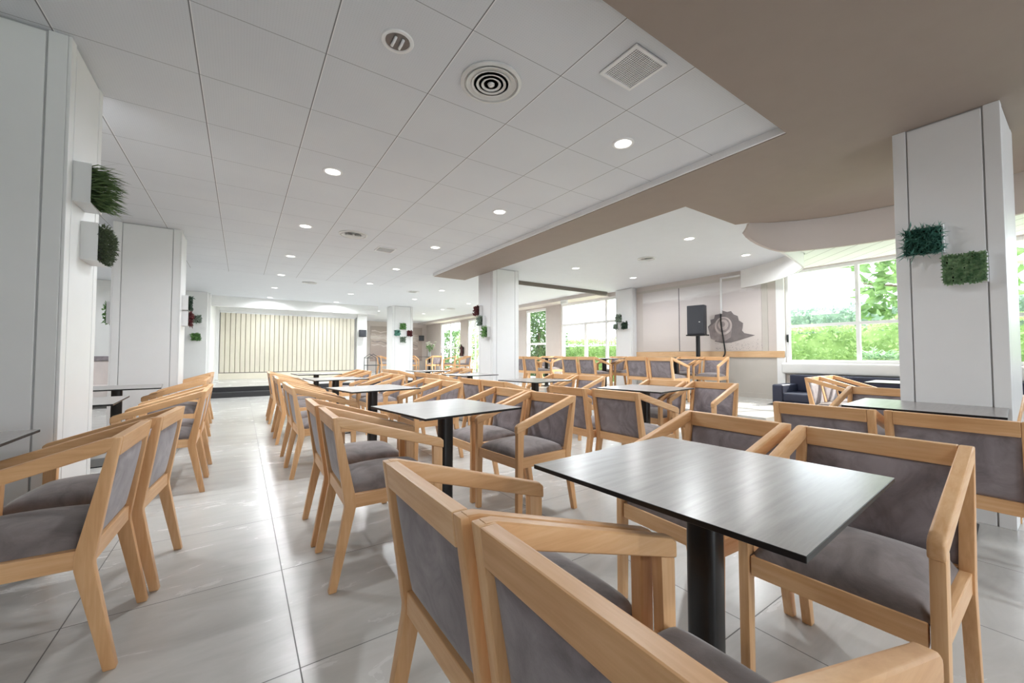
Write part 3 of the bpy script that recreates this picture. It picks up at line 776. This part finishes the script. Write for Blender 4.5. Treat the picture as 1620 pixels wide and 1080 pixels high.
def square_vent(x, y, S, label, slat, z=ZC - .004):
    root = thing('ceiling_grille', label, 'air vent', (x, y, z), 0)
    m = MB(); m.box(-S, S, -S, S, -.0025, -.0005); m.obj('back_plate', 'vent_dark' if slat else 'grey_metal', root)
    m = MB()
    for a in (0, 1, 2, 3):
        t = .018
        if a == 0: m.box(-S, S, -S, -S + t, -.012, -.0026)
        if a == 1: m.box(-S, S, S - t, S, -.012, -.0026)
        if a == 2: m.box(-S, -S + t, -S + t, S - t, -.012, -.0026)
        if a == 3: m.box(S - t, S, -S + t, S - t, -.012, -.0026)
    m.obj('frame', 'white_trim', root)
    if slat:
        n = 17; m = MB()
        for k in range(n):
            p = -S + .018 + (k + .5) * (2 * S - .036) / n; m.box(p - .0034, p + .0034, -S + .018, S - .018, -.0075, -.0045)
        m.obj('slats', 'white_trim', root)
        m = MB()
        for k in range(n):
            p = -S + .018 + (k + .5) * (2 * S - .036) / n; m.box(-S + .018, S - .018, p - .0012, p + .0012, -.0044, -.0028)
        m.obj('cross_bars', 'white_trim', root)
    else:
        m = MB(); m.box(-S + .03, S - .03, -S + .03, S - .03, -.008, -.0026); m.obj('cover_panel', 'grey_metal', root)
square_vent(1.865, 1.475, .135, 'square white slatted ceiling grille beside the taupe soffit', True)
square_vent(1.87, 6.33, .14, 'square grey ceiling panel vent left of the taupe beam', False)
square_vent(3.75, 10.2, .13, 'small square ceiling vent beyond the taupe beam', False, ZC)
# emergency light above the tall window
e = thing('emergency_light', 'small white emergency light box above the tall white window', 'emergency light', (7.70, 8.6, 2.60))
m = MB(); m.box(-.03, .03, -.13, .13, -.05, .06); m.bevel(.006); m.obj('housing', 'white_trim', e)
m = MB(); m.box(-.035, -.03, -.11, .11, -.04, .03); m.obj('diffuser', 'label_white', e)

# ------------------------------------------------------------------ planters
def leaf_quad(m, p, d, n, L, W, bend=.15):
    d = d.normalized(); s = d.cross(n)
    if s.length < 1e-4: s = d.orthogonal()
    s.normalize(); nn = s.cross(d)
    a = m.bm.verts.new(p); mid = p + d * L * .5 + nn * (L * bend)
    l = m.bm.verts.new(mid + s * W / 2); r = m.bm.verts.new(mid - s * W / 2); t = m.bm.verts.new(p + d * L)
    m.bm.faces.new([a, r, t]); m.bm.faces.new([a, t, l])
def planter(loc, normal, S, mat, style, label, dep=.07, seed=0, box='frame_white', box_label=None):
    """local +x = outwards from the wall; square S x S panel of plants"""
    rz = math.atan2(normal[1], normal[0])
    root = thing('wall_planter', label, 'planter', loc, rz, 'square wall planters on the pillars')
    h = S / 2; t = .008; m = MB()
    m.box(.0005, .006, -h, h, -h, h)
    m.box(.006, dep, -h, -h + t, -h, h); m.box(.006, dep, h - t, h, -h, h); m.box(.006, dep, -h + t, h - t, -h, -h + t); m.box(.006, dep, -h + t, h - t, h - t, h)
    m.obj('box', box, root)
    m = MB(); m.box(.0065, dep - .006, -h + t + .0005, h - t - .0005, -h + t + .0005, h - t - .0005); m.obj('moss_base', 'soil', root)
    R = random.Random(seed); m = MB(); X = Vector((1, 0, 0))
    def rp(): return Vector((dep - .01, R.uniform(-h, h) * .93, R.uniform(-h, h) * .93))
    if style == 'grass':
        for k in range(330):
            p = rp(); d = Vector((1, R.gauss(0, .35), R.gauss(-.05, .30))); L = R.uniform(.07, .15)
            d.normalize(); q = p + d * L * .55; e2 = q + (d + Vector((0, R.gauss(0, .15), -R.uniform(.1, .5)))).normalized() * L * .5
            s = d.cross(Vector((R.gauss(0, 1), R.gauss(0, 1), R.gauss(0, 1)))).normalized() * R.uniform(.002, .004)
            A, B_, Cc, Dd = m.bm.verts.new(p - s), m.bm.verts.new(p + s), m.bm.verts.new(q + s), m.bm.verts.new(q - s)
            m.bm.faces.new([A, B_, Cc, Dd]); m.bm.faces.new([Dd, Cc, m.bm.verts.new(e2)])
    elif style == 'moss':
        for k in range(900):
            p = rp(); r_ = math.hypot(p.y, p.z) / h; p.x += R.uniform(0, .065) * (1 - .5 * r_ * r_)
            d = Vector((1, p.y / h * .8 + R.gauss(0, .6), p.z / h * .8 + R.gauss(0, .6))); leaf_quad(m, p, d, Vector((R.gauss(0, 1), R.gauss(0, 1), R.gauss(0, 1))), R.uniform(.015, .03), .008)
    elif style == 'needle':
        for k in range(900):
            p = rp(); p.x += R.uniform(0, .035); d = Vector((.6, R.gauss(0, .9), R.gauss(-.1, .8))); L = R.uniform(.03, .06)
            if R.random() < .05: L *= 1.7
            leaf_quad(m, p, d, X, L, .004, R.uniform(-.3, .3))
    elif style == 'succulent':
        n = 8
        for i in range(n):
            for j in range(n):
                c0 = Vector((dep - .006, -h + (i + .5 + R.uniform(-.2, .2)) * S / n, -h + (j + .5 + R.uniform(-.2, .2)) * S / n))
                rr = R.uniform(.014, .02)
                for ring, (num, tilt, sc) in enumerate(((6, .5, 1.0), (5, 1.2, .75), (3, 2.4, .5))):
                    for q in range(num):
                        a = 2 * PI * q / num + ring * .5 + R.uniform(-.1, .1)
                        leaf_quad(m, c0 + X * (.004 * ring), Vector((tilt, math.cos(a), math.sin(a))), X, rr * sc * 1.5, rr * .9, .2)
    else:  # broad leaves
        for k in range(160):
            p = rp(); p.x += R.uniform(0, .03); d = Vector((.5, R.gauss(0, .8), R.gauss(0, .8)))
            leaf_quad(m, p, d, X, R.uniform(.03, .06), R.uniform(.02, .03), .15)
    m.obj('foliage', mat, root, recalc=False)
    return root
planter((3.95, .645, 1.868), (-1, 0), .195, 'teal_leaf', 'needle', 'blue-green needle planter, upper left on the right white pillar', seed=1, dep=.05)
planter((3.95, .46, 1.645), (-1, 0), .195, 'succ_leaf', 'succulent', 'green succulent planter, lower right on the right white pillar', seed=2, dep=.05)
planter((-.77, 3.185, 2.02), (1, 0), .22, 'grass_leaf', 'grass', 'long spiky grass planter, upper one on the near left pillar', seed=3)
planter((-.77, 3.345, 1.735), (1, 0), .22, 'moss_leaf', 'moss', 'bushy olive moss planter, lower one on the near left pillar', seed=4)
planter((-.69, 7.15, 1.80), (1, 0), .20, 'darkgreen_leaf', 'broad', 'dark green leaf planter, upper one on the second left pillar', seed=5)
planter((-.69, 7.18, 1.58), (1, 0), .20, 'red_leaf', 'broad', 'dark red leaf planter, lower one on the second left pillar', seed=6)
planter((-1.36, 7.2, 1.62), (-1, 0), .28, 'green_leaf', 'broad', 'leafy planter glimpsed in the gap left of the second left pillar', seed=7)
planter((-.99, 13.4, 2.02), (0, -1), .20, 'grey_leaf', 'broad', 'grey-green planter, upper one on the white wall left of the stage', seed=8)
planter((-1.0, 13.4, 1.55), (0, -1), .20, 'green_leaf', 'broad', 'bright green planter, lower one on the white wall left of the stage', seed=9)
planter((3.99, 7.0, 1.97), (-1, 0), .20, 'red_leaf', 'broad', 'dark red planter, topmost on the middle pillar', seed=10)
planter((3.99, 6.87, 1.755), (-1, 0), .20, 'grey_leaf', 'broad', 'silver-grey planter, middle one on the middle pillar', seed=11)
planter((3.99, 6.69, 1.525), (-1, 0), .20, 'green_leaf', 'broad', 'green planter, lowest on the middle pillar', seed=12)
planter((4.60, 13.5, 2.06), (0, -1), .22, 'green_leaf', 'broad', 'bright green planter at the top of four on the far pillar', seed=13)
planter((4.40, 13.5, 1.83), (0, -1), .20, 'teal_leaf', 'broad', 'teal planter at the left of four on the far pillar', seed=14)
planter((4.84, 13.5, 1.82), (0, -1), .20, 'red_leaf', 'broad', 'dark red planter at the right of four on the far pillar', seed=15)
planter((4.60, 13.5, 1.60), (0, -1), .20, 'grey_leaf', 'broad', 'grey planter at the bottom of four on the far pillar', seed=16)
planter((8.08, 6.86, 2.01), (-1, 0), .20, 'grey_leaf', 'broad', 'grey-green planter, top of three on the window pillar', seed=17)
planter((8.08, 6.95, 1.81), (-1, 0), .13, 'grey_leaf', 'broad', 'small grey planter, left of three on the window pillar', seed=18)
planter((8.08, 6.66, 1.82), (-1, 0), .18, 'darkgreen_leaf', 'broad', 'dark green planter, right of three on the window pillar', seed=19)

# ------------------------------------------------------------------ far odds and ends
ex = thing('fire_extinguisher', 'dark fire extinguisher mounted between the far windows', 'fire extinguisher', (8.14, 15.95, 1.02))
m = MB(); m.lathe([(.0001, 0), (.075, .0), (.085, .02), (.085, .38), (.06, .44), (.025, .46), (.0001, .46)], 20); m.obj('body', 'ext_body', ex, smooth=.7)
m = MB(); m.lathe([(.025, .46), (.025, .50), (.0001, .50)], 12); m.box(-.07, .02, -.012, .012, .50, .525); m.obj('valve', 'black', ex)
m = MB(); m.tube([(-.03, .02, .49), (-.10, .04, .44), (-.11, .04, .2)], .012, 8); m.obj('hose', 'black', ex, smooth=True)
m = MB(); m.box(-.088, -.080, -.05, .05, .15, .30); m.obj('label_plate', 'label_white', ex)
m = MB(); m.box(.086, .11, -.03, .03, .1, .4); m.obj('wall_bracket', 'black', ex)
va = thing('flower_vase', 'glass vase of white flowers on the far platform table', 'vase', (6.75, 16.25, PL + .7485))
m = MB(); m.lathe([(.0001, 0), (.05, 0), (.07, .10), (.04, .22), (.05, .26), (.044, .26), (.034, .21), (.06, .10), (.0001, .012)], 20); m.obj('vase_body', 'grey_metal', va, smooth=.7)
R = random.Random(3)
m = MB(); fl = MB()
for k in range(14):
    a = R.uniform(0, 6.28); e = Vector((math.cos(a) * R.uniform(.1, .3), math.sin(a) * R.uniform(.1, .3), R.uniform(.4, .62)))
    m.tube([(0, 0, .1), (e.x * .4, e.y * .4, .35), e], .005, 5)
    for q in range(6):
        d = Vector((math.cos(q * 1.05), math.sin(q * 1.05), .5)); leaf_quad(fl, e, d, Vector((0, 0, 1)), .09, .06, .15)
    for q in range(3): leaf_quad(m, e * .7, Vector((R.gauss(0, 1), R.gauss(0, 1), .3)), Vector((0, 0, 1)), .14, .05, .1)
m.obj('stems', 'green_leaf', va, recalc=False); fl.obj('blossoms', 'flower', va, recalc=False)
def wall_speaker(loc, rz, label):
    r = thing('wall_speaker', label, 'loudspeaker', loc, rz)
    m = MB(); m.hull8([(-.10, -.11, -.14), (.10, -.14, -.14), (.10, .14, -.14), (-.10, .11, -.14), (-.10, -.11, .14), (.10, -.14, .14), (.10, .14, .14), (-.10, .11, .14)]); m.bevel(.015); m.obj('cabinet', 'black', r, smooth=.6)
    m = MB(); m.box(.10, .106, -.12, .12, -.12, .12); m.obj('grille', 'dark_grey', r)
    m = MB(); m.tube([(-.1, 0, 0), (-.17, 0, .0)], .02, 8); m.obj('bracket', 'black', r)
wall_speaker((3.93, 16.25, 1.92), D(-90), 'small black speaker on the white column right of the partition')
wall_speaker((7.85, 19.95, 1.95), D(-120), 'small black speaker high in the far right corner')
# coat-rail style side stand by the partition
st = thing('serving_stand', 'dark metal folding stand at the right end of the partition', 'stand', (4.12, 15.6, PL))
for s in (-.25, .25):
    m = MB(); m.tube([(-.2, s, 0), (-.2, s, .72), (.0, s, .86), (.25, s, .70), (.25, s, 0)], .012, 6); m.obj('side_frame', 'dark_grey', st, smooth=.6)
m = MB(); m.box(-.2, .25, -.24, .24, .42, .44); m.obj('shelf', 'dark_grey', st)
m = MB(); m.box(-.21, .0, -.24, .24, .70, .72); m.obj('top_shelf', 'dark_grey', st)
# lounge glimpsed in the gap between the left pillars
lo = thing('lounge_bench', 'pale upholstered bench with dark back glimpsed between the left pillars', 'bench', (-3.1, 11.6, 0))
m = MB(); m.box(-1.2, 1.6, -.35, .3, .08, .45); m.bevel(.03, 3); m.obj('seat', 'flesh_pink', lo)
m = MB(); m.box(-1.2, 1.6, .3, .45, .08, .95); m.bevel(.03, 3); m.obj('backrest', 'flesh_pink', lo)
m = MB(); m.box(-1.2, 1.6, .28, .47, .952, 1.05); m.bevel(.02, 3); m.obj('dark_top_rail', 'fabric', lo)

# ------------------------------------------------------------------ garden outside
b = MB(); b.box(XW + .25, 60, -40, 60, -.3, .02); struct(b.obj('ground_garden', 'lawn'))
b = MB(); b.box(XW + .25, 10.2, -8, 22, .0, .14); struct(b.obj('ground_terrace', 'terrace'))
def bush(name, label, cat, mat, n, fn, lmin, lmax, seed, kind=None, trunk=None, group=None):
    R = random.Random(seed); root = thing(name, label, cat, (0, 0, 0), 0, group); m = MB()
    for k in range(n):
        p, out = fn(R)
        d = Vector((R.gauss(0, 1), R.gauss(0, 1), R.gauss(0, .8))) + out * .8
        leaf_quad(m, p, d, out + Vector((R.gauss(0, .5), R.gauss(0, .5), R.gauss(0, .5))), R.uniform(lmin, lmax), R.uniform(lmin, lmax) * .55, .12)
    m.obj('foliage', mat, root, recalc=False)
    if trunk: 
        t = MB()
        for pts, r in trunk: t.tube(pts, r, 8)
        t.obj('branches', 'bark', root, smooth=True)
    return root
def slab_fn(x0, x1, y0, y1, z0, z1):
    def f(R):
        y = R.uniform(y0, y1); top = z1 + .18 * noise.noise(Vector((y * .9, z1, x0)))
        if R.random() < .65:
            z = R.uniform(z0, top); return Vector((x0 + .15 * noise.noise(Vector((y * 1.5, z * 1.5, 3))) + R.uniform(0, .15), y, z)), Vector((-1, 0, .2))
        return Vector((R.uniform(x0, x1), y, top + R.uniform(-.1, .05))), Vector((0, 0, 1))
    return f
def ball_fn(c, r):
    c = Vector(c)
    def f(R):
        u = Vector((R.gauss(0, 1), R.gauss(0, 1), R.gauss(0, 1))).normalized()
        rr = (1 + .28 * noise.noise(u * 2.2 + c)) * R.uniform(.72, 1.0)
        return c + Vector((u.x * r[0], u.y * r[1], u.z * r[2])) * rr, u
    return f
def core(parent, x0, x1, y0, y1, z0, z1, mat):
    m = MB(); m.box(x0, x1, y0, y1, z0, z1); m.obj('inner_growth', mat, parent)
h = bush('hedge', 'bright sunlit clipped hedge seen low through the bay window', 'hedge', 'hedge_leaf', 7000, slab_fn(12.6, 14.4, -3, 7.2, 0, 1.82), .08, .16, 1)
core(h, 12.85, 14.3, -3, 7.2, 0, 1.66, 'hedge_leaf')
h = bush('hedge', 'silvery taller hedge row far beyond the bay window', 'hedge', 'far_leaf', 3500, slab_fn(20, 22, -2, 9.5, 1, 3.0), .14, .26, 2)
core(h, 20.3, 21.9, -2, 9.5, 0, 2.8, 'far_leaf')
h = bush('hedge', 'light green hedge seen through the tall white window', 'hedge', 'hedge_leaf', 6000, slab_fn(12.1, 13.6, 8.6, 16.0, 0, 1.66), .07, .15, 3)
core(h, 12.35, 13.5, 8.6, 16.0, 0, 1.45, 'hedge_leaf')
bush('broadleaf_tree', 'large-leaved tree branch filling the upper right of the bay window', 'tree', 'tree_leaf', 460, ball_fn((15.6, 2.5, 3.2), (1.1, 1.5, 1.5)), .30, .55, 4,
     trunk=[([(16.0, 1.3, 0), (15.9, 1.5, 2.2), (15.6, 2.3, 3.4), (15.3, 3.7, 4.1)], [.13, .10, .06, .02]), ([(15.9, 1.5, 2.2), (15.5, 2.9, 3.0), (15.2, 3.8, 3.2)], [.06, .035, .015])])
bush('dense_tree', 'dense green climbing shrub filling the glazed door', 'tree', 'deep_leaf', 7500, ball_fn((10.3, 13.1, 1.7), (.75, 1.4, 1.75)), .10, .19, 5,
     trunk=[([(10.3, 13.1, 0), (10.3, 13.1, 2.2)], [.1, .05])])
bush('garden_tree', 'rounded green tree seen through the far double window', 'tree', 'deep_leaf', 5000, ball_fn((13.5, 27.5, 1.55), (1.8, 2.6, 1.5)), .12, .24, 6,
     trunk=[([(13.5, 27.5, 0), (13.5, 27.5, 2)], [.12, .06])])
bush('garden_shrub', 'yellow-green shrub seen through the narrow far window', 'tree', 'hedge_leaf', 2600, ball_fn((11.5, 20.6, 1.5), (1.1, 1.6, 1.6)), .08, .16, 7,
     trunk=[([(11.5, 20.6, 0), (11.5, 20.6, 1.5)], [.08, .04])])
pt = thing('garden_planter', 'pale grey garden planter trough outside the bay window', 'planter', (10.9, 2.2, .02))
m = MB(); m.box(-.25, .25, -.75, .55, 0, .95); m.bevel(.02); m.obj('trough', 'stone', pt)
R = random.Random(12); m = MB()
for k in range(500):
    p = Vector((R.uniform(-.3, .3), R.uniform(-.8, .6), .95 + abs(R.gauss(0, .08)))); leaf_quad(m, p, Vector((R.gauss(0, 1), R.gauss(0, 1), .6)), Vector((0, 0, 1)), .12, .06, .1)
m.obj('foliage', 'succ_leaf', pt, recalc=False)
